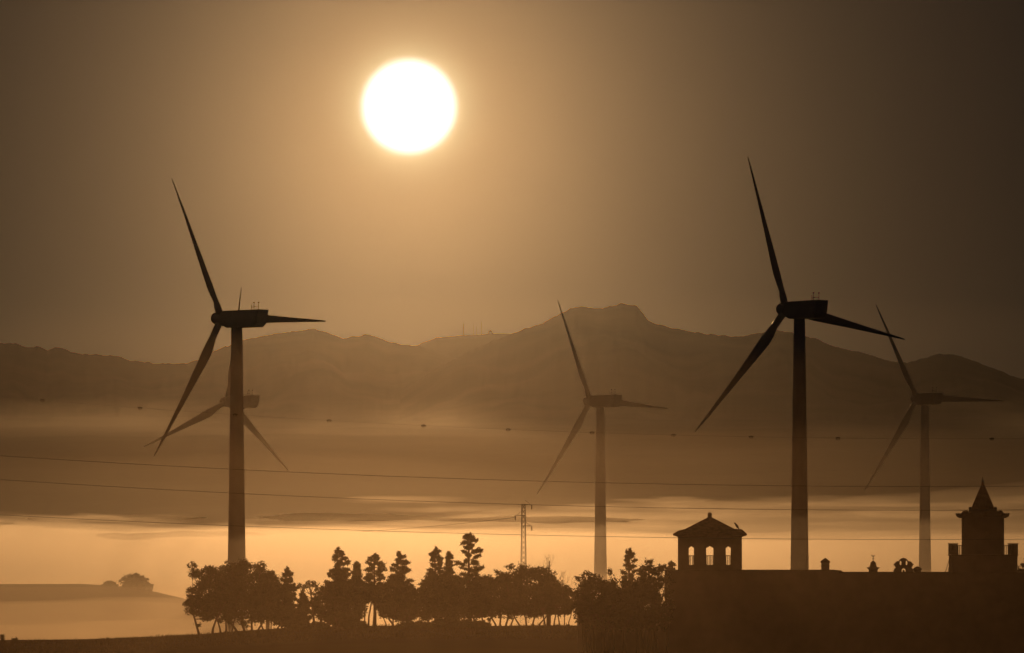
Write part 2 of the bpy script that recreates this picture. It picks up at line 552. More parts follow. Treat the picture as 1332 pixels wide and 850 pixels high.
# little curled bell gable on the roof line (metres from its base centre)
k = PB
half = [(13, 0), (13.0, 3), (11, 6), (9.6, 6.6), (11.4, 7.4), (12.2, 9.5), (13.6, 10.6), (11.5, 11.6), (10, 13.6), (8, 14.8), (6.0, 14.6), (5.2, 16.5), (3.0, 18.2), (0, 18.9)]
outline = [(x * k, z * k) for x, z in half] + [(-x * k, z * k) for x, z in reversed(half[:-1])]
holes = [[(x * k, z * k) for x, z in arc(3.9, 12.3, 1.25, 0, 360, 14, 2.9)[:-1]],
         [(x * k, z * k) for x, z in arc(-3.9, 12.3, 1.25, 0, 360, 14, 2.9)[:-1]],
         [(x * k, z * k) for x, z in [(2.6, 0.6)] + arc(0, 2.6, 2.6, 0, 180, 10) + [(-2.6, 0.6), (-1.2, 0.6)] + arc(0, 2.2, 1.2, 180, 0, 6) + [(1.2, 0.6)]]]
g = plate('bell_gable', outline, holes, 0.35, m_stone, house, (bx(1176.5), YB + 2, bz(744.7) - 0.01))
g.matrix_parent_inverse = Matrix.Translation(-house.location)
c = MB().lathe([(0.30, 0), (0.30, 0.14), (0.36, 0.18), (0.36, 0.30), (0.22, 0.40), (0.10, 0.47), (0.02, 0.50)], 8)
o = c.build('stone_finial', m_stone, house, loc=(bx(1194.5), YB + 2, bz(744.7)))
o.matrix_parent_inverse = Matrix.Translation(-house.location)

# ------------------------------------------------------------------ pavilion with three openings and a curved tent roof
YP = 768.0; PP = PX * YP
def pz(py): return ZC + (HOR - py) * PP
pav = empty('roof_pavilion', ((923.2 - 666) * PP, YP, bz(741.9)))
tag(pav, 'small square pavilion with three open windows and a pointed tent roof', 'pavilion')
HW = 40.8 * PP
z0 = 0.0; zt = pz(699.5) - bz(741.9)
def opening(cx, w, zb_, zt_):
    h = w / 2
    return [((cx - h), zb_), ((cx + h), zb_), ((cx + h), zt_ - 0.12), ((cx + h * 0.55), zt_ - 0.05), ((cx + h * 0.3), zt_ + 0.0), (cx, zt_ + 0.09), ((cx - h * 0.3), zt_), ((cx - h * 0.55), zt_ - 0.05), ((cx - h), zt_ - 0.12)]
zs = pz(735) - bz(741.9); zh_ = pz(711.2) - bz(741.9)
HWM = HW
op = [opening(-24 * PP, 8.2 * PP, zs, zh_), opening(0, 11 * PP, zs, zh_), opening(24 * PP, 8.2 * PP, zs, zh_)]
T = 0.28
for i in range(4):
    a = i * math.pi / 2
    e = HW if i % 2 == 0 else HW - T - 0.003
    loc = Matrix.Rotation(a, 3, 'Z') @ Vector((0, -(HW - T / 2), 0))
    wll = plate('wall', [(-e, 0.004), (e, 0.004), (e, zt), (-e, zt)], op, T, m_plaster, pav, loc, a)
    if i % 2: continue
    for cx, w_ in ((-24 * PP, 8.2 * PP), (0, 11 * PP), (24 * PP, 8.2 * PP)):
        rl = MB()
        rl.box((cx, 0, pz(723) - bz(741.9)), (w_ - 0.006, 0.07, 0.05))
        nb = 2 if w_ < 0.6 else 3
        for q in range(nb):
            xx = cx + (q - (nb - 1) / 2) * w_ / nb
            rl.tube([(xx, 0, zs), (xx, 0, pz(723.3) - bz(741.9))], 0.035, 6)
        rl.build('balustrade', m_stone, wll)
SQ = math.sqrt(2)
prof = [(40.0, 699.6), (42, 698.3), (46.8, 696.9), (46.8, 696.0), (42, 693.6), (37, 691.2), (31, 688.0), (24, 684.4), (16, 680.2), (8, 676.0), (2.6, 673.2)]
rf = MB().lathe([(r * PP * SQ, pz(y_) - bz(741.9) + 0.004) for r, y_ in prof], 4, rot=math.pi / 4).build('roof', m_tile, pav)
MB().lathe([(r * PP, pz(y_) - bz(741.9)) for r, y_ in [(3.0, 673.3), (3.0, 672.2), (2.4, 671.4), (2.9, 669.6), (2.3, 667.6), (0.9, 666.6)]], 12).build('finial', m_stone, rf)
for sx in (-1, 1):
    for sy in (-1, 1):
        hp = MB().tube([(sx * 31 * PP, sy * 31 * PP, pz(689) - bz(741.9)), (sx * 40 * PP, sy * 40 * PP, pz(690.6 if sx > 0 else 692.6) - bz(741.9)), (sx * 46 * PP, sy * 46 * PP, pz(695.8) - bz(741.9))], [0.05, 0.14, 0.11], 8)
        hp.build('hip_ridge', m_tile, rf)

# bird perched on the pavilion roof
bd = empty('perched_bird', Vector(((958 - 666) * PP, YP - 0.9, pz(688.2))))
tag(bd, 'dark bird perched on the right slope of the pavilion roof', 'bird')
bp_ = MB().tube([(-0.275, 0, 0.475), (-0.235, 0, 0.49), (-0.20, 0, 0.495), (-0.155, 0, 0.48), (-0.12, 0, 0.43), (-0.07, 0, 0.36), (-0.01, 0, 0.27), (0.05, 0, 0.19), (0.10, 0, 0.12), (0.15, 0, 0.05), (0.19, 0, -0.01)],
                [0.004, 0.018, 0.05, 0.06, 0.06, 0.085, 0.105, 0.10, 0.07, 0.045, 0.02], 12)
bp_.build('body', m_feather, bd, smooth=True)
for sy in (-1, 1):
    MB().tube([(0.0, sy * 0.04, 0.2), (-0.01, sy * 0.045, 0.1), (0.0, sy * 0.045, -0.06)], [0.022, 0.014, 0.012], 6).build('leg', m_ceramic, bd)
    MB().tube([(-0.06, sy * 0.075, 0.37), (0.02, sy * 0.105, 0.25), (0.10, sy * 0.075, 0.11), (0.15, sy * 0.03, 0.04)], [0.03, 0.05, 0.035, 0.01], 8).build('wing', m_feather, bd, smooth=True)

# ------------------------------------------------------------------ tower with a spire
YT = 766.0; PT = PX * YT
def tz(py): return (HOR - py) * PT + ZC - bz(744.7)
tower = empty('spired_tower', ((1278 - 666) * PT, YT, bz(744.7)))
tag(tower, 'dark square tower with pointed spire and corner posts on the roof', 'tower')
def tb(x0, x1, d, y0, y1, nm, m_=m_stone, par=tower):
    return MB().box(((x0 + x1) / 2 * PT, 0, (tz(y0) + tz(y1)) / 2), ((x1 - x0) * PT, d, tz(y1) - tz(y0))).build(nm, m_, par)
D2 = 86 * PT
tb(-42, 43, 85 * PT, 744.6, 723.2, 'lower_wall', m_plaster)
tb(-43.2, 44.2, 87.4 * PT, 723.16, 721.6, 'terrace_ledge')
for sx in (-1, 1):
    for sy in (-1, 1):
        pst = MB().box(((sx * 39 + 0.5) * PT, sy * 38.6 * PT, (tz(721.5) + tz(708.3)) / 2), (8.2 * PT, 8.2 * PT, tz(708.3) - tz(721.5))).build('corner_post', m_stone, tower)
        MB().box(((sx * 39 + 0.5) * PT, sy * 38.6 * PT, (tz(708.2) + tz(706.9)) / 2), (9.4 * PT, 9.4 * PT, tz(706.9) - tz(708.2))).build('post_cap', m_stone, pst)
for sy in (-1, 1):
    for sx in (-1, 1):
        rl = MB()
        for q in range(4):
            xx = (sx * (28.2 + q * 2.1) + 0.5) * PT
            rl.tube([(xx, sy * 38.6 * PT, tz(721.5)), (xx, sy * 38.6 * PT, tz(710))], 0.025, 6)
        rl.box(((sx * 30.5 + 0.5) * PT, sy * 38.6 * PT, tz(709.7)), (8.4 * PT, 0.05, 0.05))
        rl.build('railing', m_dkmetal, tower)
tb(-26, 26.6, 52.6 * PT, 721.5, 672.2, 'shaft', m_plaster)
tb(-27.2, 27.8, 55 * PT, 672.14, 669.6, 'cornice')
tb(-25.6, 26.2, 51.8 * PT, 669.55, 667.0, 'parapet')
for sx in (-1, 1):
    for sy in (-1, 1):
        q0 = Vector((sx * 25 * PT, sy * 25 * PT, tz(670)))
        d_ = Vector((sx, sy * 0.55, 0))
        MB().tube([q0, q0 + d_ * 3.4 * PT + Vector((0, 0, -1.6 * PT)), q0 + d_ * 6.2 * PT + Vector((0, 0, -0.8 * PT)), q0 + d_ * 7.6 * PT + Vector((0, 0, 1.6 * PT)), q0 + d_ * 8.4 * PT + Vector((0, 0, 1.9 * PT))],
                  [3.2 * PT, 2.8 * PT, 2.0 * PT, 1.3 * PT, 0.4 * PT], 8).build('gargoyle', m_stone, tower, smooth=True)
        MB().lathe([(3.6 * PT, 0), (3.4 * PT, 1.0 * PT), (2.4 * PT, 2.0 * PT), (0.8 * PT, 2.6 * PT)], 10, c=(sx * 22 * PT, sy * 22 * PT, tz(666.96))).build('corner_ball', m_stone, tower)
tb(-17, 17.6, 34.6 * PT, 666.95, 662.2, 'spire_base')
for sx in (-1, 1):
    for sy in (-1, 1):
        MB().lathe([(1.5 * PT, 0), (1.2 * PT, 1.8 * PT), (0.3 * PT, 2.8 * PT)], 6, c=((sx * 16.4 + 0.3) * PT, sy * 16.4 * PT, tz(662.15))).build('pinnacle', m_stone, tower)
sp = MB().lathe([(r * PT, tz(y_)) for r, y_ in [(17, 662.15), (15.6, 660.5), (12.8, 654), (9.4, 646.5), (6.2, 639.5), (3.4, 633.5), (1.7, 629.5), (1.2, 627)]], 8, rot=math.pi / 8, c=(0.3 * PT, 0, 0)).build('spire', m_tile, tower)
MB().lathe([(1.2 * PT, tz(627.2)), (1.9 * PT, tz(626.3)), (0.9 * PT, tz(625.2)), (0.6 * PT, tz(623.4)), (0.25 * PT, tz(620.4))], 8, c=(0.3 * PT, 0, 0)).build('spire_tip', m_dkmetal, sp)
st = MB()
for a_, b_ in (((-43.5, 725), (-49.5, 744)), ((-43.5, 731), (-46.2, 744))):
    st.tube([(a_[0] * PT, -1.5, tz(a_[1])), (b_[0] * PT, -1.5, tz(b_[1]))], 0.03, 6)
st.build('stay_cable', m_wire, tower)

# ------------------------------------------------------------------ lattice power pole
YL = 1700.0; PL = PX * YL
base = at(681, 700, YL); base.z = ground_z(base.x, YL) - 0.2
pyl = empty('power_pole', base)
tag(pyl, 'slim steel lattice power pole with three short arms above the trees', 'power pole')
Ht = at(0, 656, YL).z - base.z
w0, w1 = 0.72, 0.30
lm = {}
for sx in (-1, 1):
    for sy in (-1, 1):
        MB().tube([(sx * w0, sy * w0, 0), (sx * w1, sy * w1, Ht)], 0.10, 5).build('leg', m_galv, pyl)
br = MB(); nlev = 30
for i in range(nlev):
    f0, f1 = i / nlev, (i + 1) / nlev
    a0, a1 = w0 + (w1 - w0) * f0, w0 + (w1 - w0) * f1
    for (ax, ay), (bx_, by_) in (((-1, -1), (1, -1)), ((1, -1), (1, 1)), ((1, 1), (-1, 1)), ((-1, 1), (-1, -1))):
        p, q = ((ax, ay), (bx_, by_)) if i % 2 else ((bx_, by_), (ax, ay))
        br.tube([(p[0] * a0, p[1] * a0, Ht * f0), (q[0] * a1, q[1] * a1, Ht * f1)], 0.065, 4, caps=False)
br.build('bracing', m_galv, pyl)
for sx, py_, ln_ in ((1, 656.6, 11), (-1, 670.5, 11), (1, 684.3, 11)):
    za = at(0, py_, YL).z - base.z
    ar = MB().tube([(-sx * 0.3, -0.2, za), (sx * ln_ * PL, 0, za)], [0.1, 0.075], 6)
    ar.tube([(sx * 0.3, 0, za + 0.8), (sx * ln_ * PL * 0.8, 0, za + 0.05)], 0.045, 5)
    ao = ar.build('cross_arm', m_galv, pyl)
    ins = MB()
    for q in range(6):
        ins.lathe([(0.05, 0), (0.13, -0.02), (0.13, -0.06), (0.05, -0.13)], 10, c=(sx * ln_ * PL * 0.97, 0, za - 0.1 - q * 0.13))
    ins.build('insulator', m_ceramic, ao)

# ------------------------------------------------------------------ overhead wires
YW = 640.0
def wire(name, label, y_low, rise, u_low, r, Y, u0=-500, u1=1900, n=120):
    pts = []
    for i in range(n + 1):
        u = u0 + (u1 - u0) * i / n
        pts.append(at(u, y_low - rise * ((u_low - u) / u_low) ** 2, Y))
    root = empty(name, pts[n // 2])
    o = MB().tube([p - pts[n // 2] for p in pts], r, 6).build('conductor', m_wire, root)
    tag(root, label, 'wire', 'overhead power wires crossing the picture')
    return root
wire('overhead_wire', 'uppermost of the three plain wires crossing the turbine towers', 633, 40, 1200, 0.018, YW)
wire('overhead_wire', 'middle plain wire passing level with the top of the lattice pole', 664, 40, 1200, 0.018, YW)
wire('overhead_wire', 'lowest plain wire meeting the pavilion at its eaves', 702, 32, 1200, 0.018, YW)
ew = wire('marker_wire', 'faint wire strung with small bird markers below the mountains', 571, 55, 1250, 0.007, YW)
def wy(u): return 571 - 55 * ((1250 - u) / 1250) ** 2
ml = None
for u in (55, 182, 306, 428, 551, 661, 770, 876, 977, 1090, 1290):
    p = at(u, wy(u), YW)
    if ml is None:
        mk = MB()
        mk.tube([(-0.26, 0, 0.0), (-0.17, 0, 0.05), (0, 0, 0.075), (0.17, 0, 0.05), (0.26, 0, 0.0)], [0.02, 0.05, 0.06, 0.05, 0.02], 8)
        for sx in (-1, 0, 1):
            mk.tube([(sx * 0.12, 0, 0.03), (sx * 0.16, 0, -0.12), (sx * 0.10, 0, -0.2)], [0.035, 0.045, 0.02], 6)
        ml = mk.build('bird_marker', m_dkmetal, ew)
        o = ml
    else:
        o = ml.copy(); COL.objects.link(o)
    o.parent = ew; o.location = p - ew.location; o.scale = (0.72, 0.72, 0.62)
# the lattice pole's own thin line running away to the left
pts = [at(670 - 200 * i / 20, 673 + 22 * (i / 20) ** 0.9 - 3 * (i / 20) ** 2, YL + 300 * i / 20) for i in range(21)]
r_ = empty('pole_wire', pts[0])
MB().tube([p - pts[0] for p in pts], 0.04, 5).build('conductor', m_wire, r_)
tag(r_, 'faint thin wire leaving the left arm of the lattice pole', 'wire')

# ------------------------------------------------------------------ radio masts on the far ridge
YM = 17800.0
for u, y_t, y_b, w_, lb in ((603, 421, 437.5, 1.7, 'leftmost sturdy radio mast on the far ridge'), (616, 421.5, 437, 0.9, 'slim radio mast second from left on the far ridge'),
                           (620, 425, 437, 1.0, 'short slim radio mast in the middle of the far ridge group'), (626, 418.5, 437, 1.2, 'tallest radio mast on the far ridge')):
    b0 = at(u, y_b, YM); k = PX * YM; h_ = (y_b - y_t) * k
    r_ = empty('radio_mast', b0)
    tag(r_, lb, 'radio mast', 'radio masts on the far ridge')
    ms = MB()
    ww = w_ * k / 2
    for an in (0, 2.094, 4.189):
        ms.tube([(ww * math.cos(an), ww * math.sin(an), -4), (ww * 0.45 * math.cos(an), ww * 0.45 * math.sin(an), h_)], 0.35 * w_, 5)
    for i in range(9):
        f = i / 9; f2 = (i + 1) / 9
        for q in range(3):
            a0 = q * 2.094; a1 = (q + 1) * 2.094
            r0, r1 = ww * (1 - 0.55 * f), ww * (1 - 0.55 * f2)
            ms.tube([(r0 * math.cos(a0), r0 * math.sin(a0), h_ * f), (r1 * math.cos(a1), r1 * math.sin(a1), h_ * f2)], 0.2 * w_, 4)
    ms.build('lattice', m_galv, r_)
    MB().tube([(0, 0, h_ * 0.95), (0, 0, h_ + 5)], 0.25, 5).build('aerial', m_galv, r_)
b0 = at(638, 435.5, YM)
r_ = empty('relay_hut', b0); tag(r_, 'tiny relay hut right of the radio masts on the ridge', 'hut')
MB().box((0, 0, 2), (9, 6, 8)).build('wall', m_plaster, r_)
MB().prism([(-5, 6.01), (5, 6.01), (0, 9)], -3.4, 3.4).build('roof', m_tile, r_)
MB().tube([(-4.6, 0, 6), (-4.6, 0, 13)], 0.4, 5).build('aerial', m_galv, r_)

# ------------------------------------------------------------------ trees
rnd = random.Random(11)
def put_leaf(mb, p, u, s, stretch):
    w = Matrix.Rotation(rnd.uniform(0, 6.28), 3, u) @ u.orthogonal().normalized()
    b0 = len(mb.v)
    mb.v += [tuple(p - u * s * stretch), tuple(p + w * s * 0.5), tuple(p + u * s * stretch), tuple(p - w * s * 0.5)]
    mb.f.append((b0, b0 + 1, b0 + 2, b0 + 3))

def leaf_clump(mb, c, rx, rz, n, size, stretch=1.0, up=0.0, sprigs=4):
    c = Vector(c)
    for _ in range(n):
        d = Vector((rnd.gauss(0, 1), rnd.gauss(0, 1), rnd.gauss(0, 1))).normalized()
        f = rnd.random() ** 0.55 * (1.0 + (0.25 * rnd.random() if rnd.random() < 0.25 else 0))
        p = c + Vector((d.x * f * rx, d.y * f * rx, d.z * f * rz))
        u = Vector((rnd.gauss(0, 1), rnd.gauss(0, 1), rnd.gauss(0, 1) + up)).normalized()
        put_leaf(mb, p, u, size * rnd.uniform(0.5, 1.2), stretch)
    for _ in range(sprigs):
        # a twig of leaves poking out of the clump
        d = Vector((rnd.gauss(0, 1), rnd.gauss(0, 1), rnd.gauss(0.35, 0.8))).normalized()
        ln_ = rnd.uniform(0.18, 0.5) * (rx + 0.25)
        for q in range(7):
            f = q / 6
            p = c + Vector((d.x * rx, d.y * rx, d.z * rz)) * 0.85 + d * ln_ * f + Vector((rnd.gauss(0, 1), rnd.gauss(0, 1), rnd.gauss(0, 1))) * 0.05
            u = (d + Vector((rnd.gauss(0, .7), rnd.gauss(0, .7), rnd.gauss(0, .7)))).normalized()
            put_leaf(mb, p, u, size * rnd.uniform(0.45, 0.8) * (1.15 - 0.5 * f), stretch)

def tree(name, label, px, top, hw, bot, Y, kind, seed, stems=1, base=None, lean=0.0, extra=(), dens=1.0, group='trees along the field edge', cat='tree', material=None, leaf=0.15):
    rnd.seed(seed)
    k = PX * Y
    X = (px - 666) * k
    gz = ground_z(X, Y) - 0.15
    root = empty(name, (X, Y, gz)); tag(root, label, cat, group)
    zt_ = ZC + (HOR - top) * k - gz
    zb_ = ZC + (HOR - bot) * k - gz
    W = hw * k * (1.1 if kind == 'dome' else 1.22)
    H = zt_ - zb_
    cm = MB(); tm = MB(); cl = []; sprays = []
    lf = leaf * (Y / 910) ** 0.6
    if kind == 'dome':
        n = int(60 + 26 * min(2.5, W / 2.5))
        for i in range(n):
            while True:
                a, b, d = rnd.uniform(-1, 1), rnd.uniform(-1, 1), rnd.uniform(-1, 1)
                if a * a + b * b + d * d < 1: break
            if rnd.random() < 0.6:
                q = math.sqrt(a * a + b * b + d * d); a, b, d = a / q, b / q, d / q
            r = W * rnd.uniform(0.16, 0.33)
            z = d if d > 0 else d * 0.9
            wz = (1 - 0.12 * max(0, -z))
            if rnd.random() < 0.22:
                a, b, z, r = a * 1.14, b * 1.14, z * 1.12, r * 0.6
            cl.append((a * (W - r * 0.9) * wz, b * (W - r * 0.9) * wz, zb_ + H * 0.47 + z * (H * 0.53 - r * 0.75), r, r * rnd.uniform(0.65, 0.9)))
    elif kind in ('spire', 'tuft'):
        # whorls of branches up a leader, each carrying a spray of foliage; uneven, with gaps
        n = int((30 if kind == 'spire' else 24) + 9 * min(3, H / 3))
        sp_ = 0.62 if kind == 'spire' else 0.45
        for i in range(n):
            t = min(0.985, (i + rnd.uniform(-0.8, 0.8)) / n) if i else 0.02
            t = max(0.0, t)
            an = i * 2.4 + rnd.uniform(-0.7, 0.7)
            L_ = W * ((1 - t) ** sp_) * min(1, 0.7 + 2 * t) * rnd.uniform(0.55, 1.12) + 0.12
            z_ = zb_ + H * t * 0.95
            tip = Vector((L_ * math.cos(an) + lean * t, L_ * math.sin(an), z_ + L_ * rnd.uniform(-0.05, 0.4)))
            src = Vector((lean * t, 0, z_ - L_ * 0.15))
            sprays.append((src, tip))
            rr_ = max(0.13, L_ * (0.26 if kind == 'spire' else 0.30))
            for q in ((0.45, 1.0, 0.9), (0.72, 0.95, 0.8), (0.97, 0.62, 0.6)) if kind == 'spire' else ((0.6, 0.75, 0.7), (0.95, 1.0, 0.8)):
                c_ = src.lerp(tip, q[0])
                cl.append((c_.x, c_.y, c_.z, rr_ * q[1], rr_ * q[2] * rnd.uniform(0.6, 0.9)))
            if kind == 'spire' and t < 0.7:
                cl.append((lean * t, 0, z_, W * 0.34 * (1 - t) + 0.1, 0.3))
        for q in range(3):
            cl.append((lean + rnd.uniform(-.1, .1), 0, zt_ - 0.18 - q * 0.22, 0.09 + q * 0.05, 0.16))
    elif kind == 'wisp':
        for i in range(16):
            an = rnd.uniform(0, 6.28); t = rnd.random()
            R_ = W * rnd.uniform(0.2, 1.0)
            cl.append((R_ * math.cos(an) + lean, R_ * math.sin(an), zb_ + H * t, W * rnd.uniform(0.14, 0.26), W * rnd.uniform(0.10, 0.2)))
    for ex, ey, er in extra:
        cl.append(((ex - px) * k, rnd.uniform(-0.3, 0.3), ZC + (HOR - ey) * k - gz, er * k, er * k * 0.8))
    for (cx, cy, cz, rx, rz) in cl:
        n = int(dens * (16 + 26 * (rx * rz) / (lf * lf * 4.0)))
        leaf_clump(cm, (cx, cy, cz), rx, rz, min(n, 420), lf, 1.15 if kind == 'dome' else 1.5, 0.0 if kind == 'dome' else 0.7)
    # trunk, stems and limbs
    r0 = max(0.10, min(0.30, zt_ * 0.022))
    zc_ = zb_ + H * (0.35 if kind == 'dome' else (0.95 if stems == 1 else 0.45))
    tops = []
    for i in range(stems):
        sx = 0 if stems == 1 else (i / (stems - 1) - 0.5) * W * 0.9
        sy = rnd.uniform(-0.3, 0.3) * W if stems > 1 else 0
        x1 = sx * (1.6 if kind == 'dome' else 0.5) + lean + rnd.uniform(-0.15, 0.15) * W
        rr = r0 * (1.0 if stems == 1 else rnd.uniform(0.5, 0.8))
        pts = [(sx * 0.6, sy * 0.6, 0), (sx * 0.75 + rnd.uniform(-.08, .08), sy * 0.7, zb_ * 0.5), (sx + rnd.uniform(-.1, .1) + lean * 0.3, sy, zb_ * 1.05), (x1, sy * 1.2, zc_)]
        tm.tube(pts, [rr * 1.35, rr, rr * 0.85, rr * 0.35], 8)
        tops.append((Vector(pts[2]), Vector(pts[3]), rr))
    for j, (cx, cy, cz, rx, rz) in enumerate(cl):
        if (kind == 'dome' and j % 3) or sprays: continue
        a_, b_, rr = tops[j % len(tops)]
        f = min(0.95, max(0.05, (cz - zb_) / max(0.1, H) * 0.6))
        s_ = a_.lerp(b_, f)
        c_ = Vector((cx, cy, cz))
        m_ = s_.lerp(c_, 0.5) + Vector((0, 0, -0.12 * (c_ - s_).length))
        tm.tube([s_, m_, c_], [rr * 0.35, rr * 0.22, 0.02], 5, caps=False)
    for s_, c_ in sprays:
        tm.tube([s_, s_.lerp(c_, 0.6) + Vector((0, 0, -0.04)), c_], [0.045, 0.03, 0.012], 4, caps=False)
    if kind == 'bare':
        def grow(p, d, ln_, r, lv):
            q = p + d * ln_
            tm.tube([p, (p + q) / 2 + Vector((rnd.uniform(-1, 1), rnd.uniform(-1, 1), 0)) * ln_ * 0.06, q], [r, r * 0.8, r * 0.6], 5, caps=False)
            if lv == 0: return
            for _ in range(3):
                nd = (d + Vector((rnd.gauss(0, 0.42), rnd.gauss(0, 0.42), rnd.uniform(0, 0.2)))).normalized()
                grow(q, nd, ln_ * rnd.uniform(0.6, 0.85), r * 0.6, lv - 1)
        grow(Vector((0, 0, 0)), Vector((0, 0, 1)), zt_ * 0.31, 0.075, 5)
    tm.build('trunk', m_bark, root)
    if cm.v: cm.build('crown', material or (m_leaf if kind == 'dome' else m_leaf2), root)
    return root

tree('round_tree', 'leftmost round tree on the field edge with a bare curved trunk', 268, 735, 28, 808, 908, 'dome', 1, 2, extra=[(251, 736, 7), (247, 795, 8), (243, 786, 6), (250, 748, 7), (258, 814, 3)])
tree('round_tree', 'tall broad dome tree in front of the left turbine tower', 322, 726, 41, 812, 912, 'dome', 2, 4)
tree('pointed_tree', 'narrow pointed tree right of the broad left dome tree', 374, 738, 17, 813, 908, 'spire', 3, 2)
tree('pointed_tree', 'short leafy tree ending the left clump before the gap', 394, 771, 12, 812, 906, 'spire', 4, 2)
tree('sparse_tree', 'thin sparse leaning tree in the gap between the two clumps', 409, 753, 13, 790, 906, 'wisp', 5, 1, lean=-0.6, dens=0.7)
tree('pointed_tree', 'ragged conical tree at the left end of the middle clump', 441, 712, 27, 813, 912, 'spire', 6, 3)
tree('pointed_tree', 'slim low tip between the first two peaks of the middle clump', 464, 731, 9, 780, 915, 'spire', 7, 1)
tree('pointed_tree', 'second peaked tree of the middle clump with see-through foliage', 487, 720, 14, 782, 918, 'tuft', 8, 1)
tree('pointed_tree', 'third peaked tree of the middle clump with a broad foot', 520, 717, 24, 806, 914, 'spire', 9, 2)
tree('pointed_tree', 'ragged layered tree left of the tallest tree', 567, 712, 15, 800, 916, 'tuft', 10, 1)
tree('pointed_tree', 'small blunt tree tip close beside the tallest tree', 584, 717, 10, 800, 918, 'spire', 12, 1)
tree('pointed_tree', 'tallest tree with loose tufted top and gaps in it', 611, 693, 18, 800, 922, 'tuft', 13, 1, extra=[(608, 699, 5), (603, 706, 4), (618, 703, 4), (624, 716, 4)])
tree('round_tree', 'low broad dome tree beneath the tallest tree', 597, 747, 44, 806, 908, 'dome', 14, 4)
tree('round_tree', 'low round tree filling the dip under the third peak', 546, 760, 21, 808, 909, 'dome', 15, 3)
tree('round_tree', 'low round tree at the foot of the ragged conical tree', 452, 752, 28, 810, 909, 'dome', 16, 3)
tree('round_tree', 'dome tree left of the lattice pole', 655, 743, 29, 805, 908, 'dome', 17, 4)
tree('round_tree', 'broad dome tree hiding the foot of the lattice pole', 689, 735, 38, 805, 913, 'dome', 18, 4, extra=[(708, 742, 7), (664, 738, 6)])
tree('round_tree', 'small dome tree beside the bright gap at the building corner', 715, 752, 17, 800, 908, 'dome', 19, 3)
tree('bare_tree', 'bare twiggy treetop right of the lattice pole', 713, 728, 10, 760, 940, 'bare', 20, 1)
tree('round_tree', 'wide dome tree in front of the middle turbine tower', 778, 740, 33, 822, 752, 'dome', 21, 4)
tree('round_tree', 'low round tree left of the pavilion before the low wing', 828, 750, 36, 822, 750, 'dome', 25, 3)
tree('pointed_tree', 'lone small pointed tree between middle turbine and pavilion', 819, 713, 10, 790, 935, 'tuft', 22, 1)
tree('round_tree', 'rounded bush top just right of the lone pointed tree', 842, 733, 17, 815, 751, 'dome', 23, 2)
tree('round_tree', 'rounded bush top nearest the left wall of the pavilion', 861, 735, 15, 822, 753, 'dome', 24, 2)
tree('pointed_tree', 'tiny pointed treetop touching the pavilion wall', 873, 730, 6, 780, 930, 'tuft', 26, 1)
tree('round_tree', 'leafy treetop cut by the right edge of the picture', 1334, 728, 9, 790, 900, 'dome', 27, 1, extra=[(1324, 742, 5)])
tree('hazy_tree', 'pale hazy tree behind the broad left dome tree, left side', 300, 729, 20, 790, 1290, 'dome', 28, 1, group='pale trees out in the mist')
tree('hazy_tree', 'pale hazy tree behind the broad left dome tree, right side', 349, 743, 15, 790, 1290, 'dome', 29, 1, group='pale trees out in the mist')
tree('hazy_tree', 'round bushy tree standing on the misty low hill', 176, 749, 15, 774, 1880, 'dome', 30, 1, group='pale trees out in the mist', leaf=0.26, dens=1.6, extra=[(175, 753, 9), (166, 757, 10), (184, 757, 10), (172, 762, 12), (182, 763, 12), (193, 765, 7)])
tree('hazy_tree', 'small bush left of the round tree on the misty hill', 143, 757, 9, 768, 1885, 'dome', 31, 1, group='pale trees out in the mist', leaf=0.26)

def shrub(label, px, top, hw, Y, seed):
    tree('low_shrub', label, px, top, hw, 822, Y, 'dome', seed, 3, group='low shrubs under the trees', cat='shrub', dens=0.9)
shrub('low shrub at the foot of the short tree by the gap', 384, 806, 12, 899, 41)
shrub('low shrub under the sparse leaning tree', 414, 809, 13, 898, 42)
shrub('low shrub under the ragged conical tree', 462, 806, 16, 898, 43)
shrub('low shrub beneath the third peaked tree', 540, 808, 22, 898, 44)
shrub('low shrub beneath the tallest tree', 588, 804, 26, 898, 45)
shrub('low shrub left of the lattice pole trees', 624, 808, 14, 898, 46)

for px, top, hw, bot, Y, sd, lb in ((428, 756, 23, 812, 911, 61, 'low dome filling the left foot of the middle clump'),
        (474, 757, 18, 786, 913, 62, 'low leafy mass under the second peak of the middle clump'), (512, 752, 26, 806, 910, 63, 'low dome under the third peak of the middle clump'),
        (568, 745, 25, 806, 911, 64, 'low dome left under the tallest tree'), (628, 745, 22, 806, 911, 65, 'low dome right under the tallest tree'),
        (734, 763, 17, 801, 907, 70, 'low tree filling the dip between lattice pole trees and building corner'), (294, 752, 22, 810, 911, 66, 'dome joining the two left round trees'), (352, 762, 26, 812, 909, 67, 'low dome right of the broad left dome tree'),
        (799, 756, 28, 822, 749, 68, 'low dome right of the middle turbine tower'), (764, 764, 13, 806, 754, 69, 'low dome rising over the building corner')):
    tree('round_tree', lb, px, top, hw, bot, Y, 'dome', sd, 3)

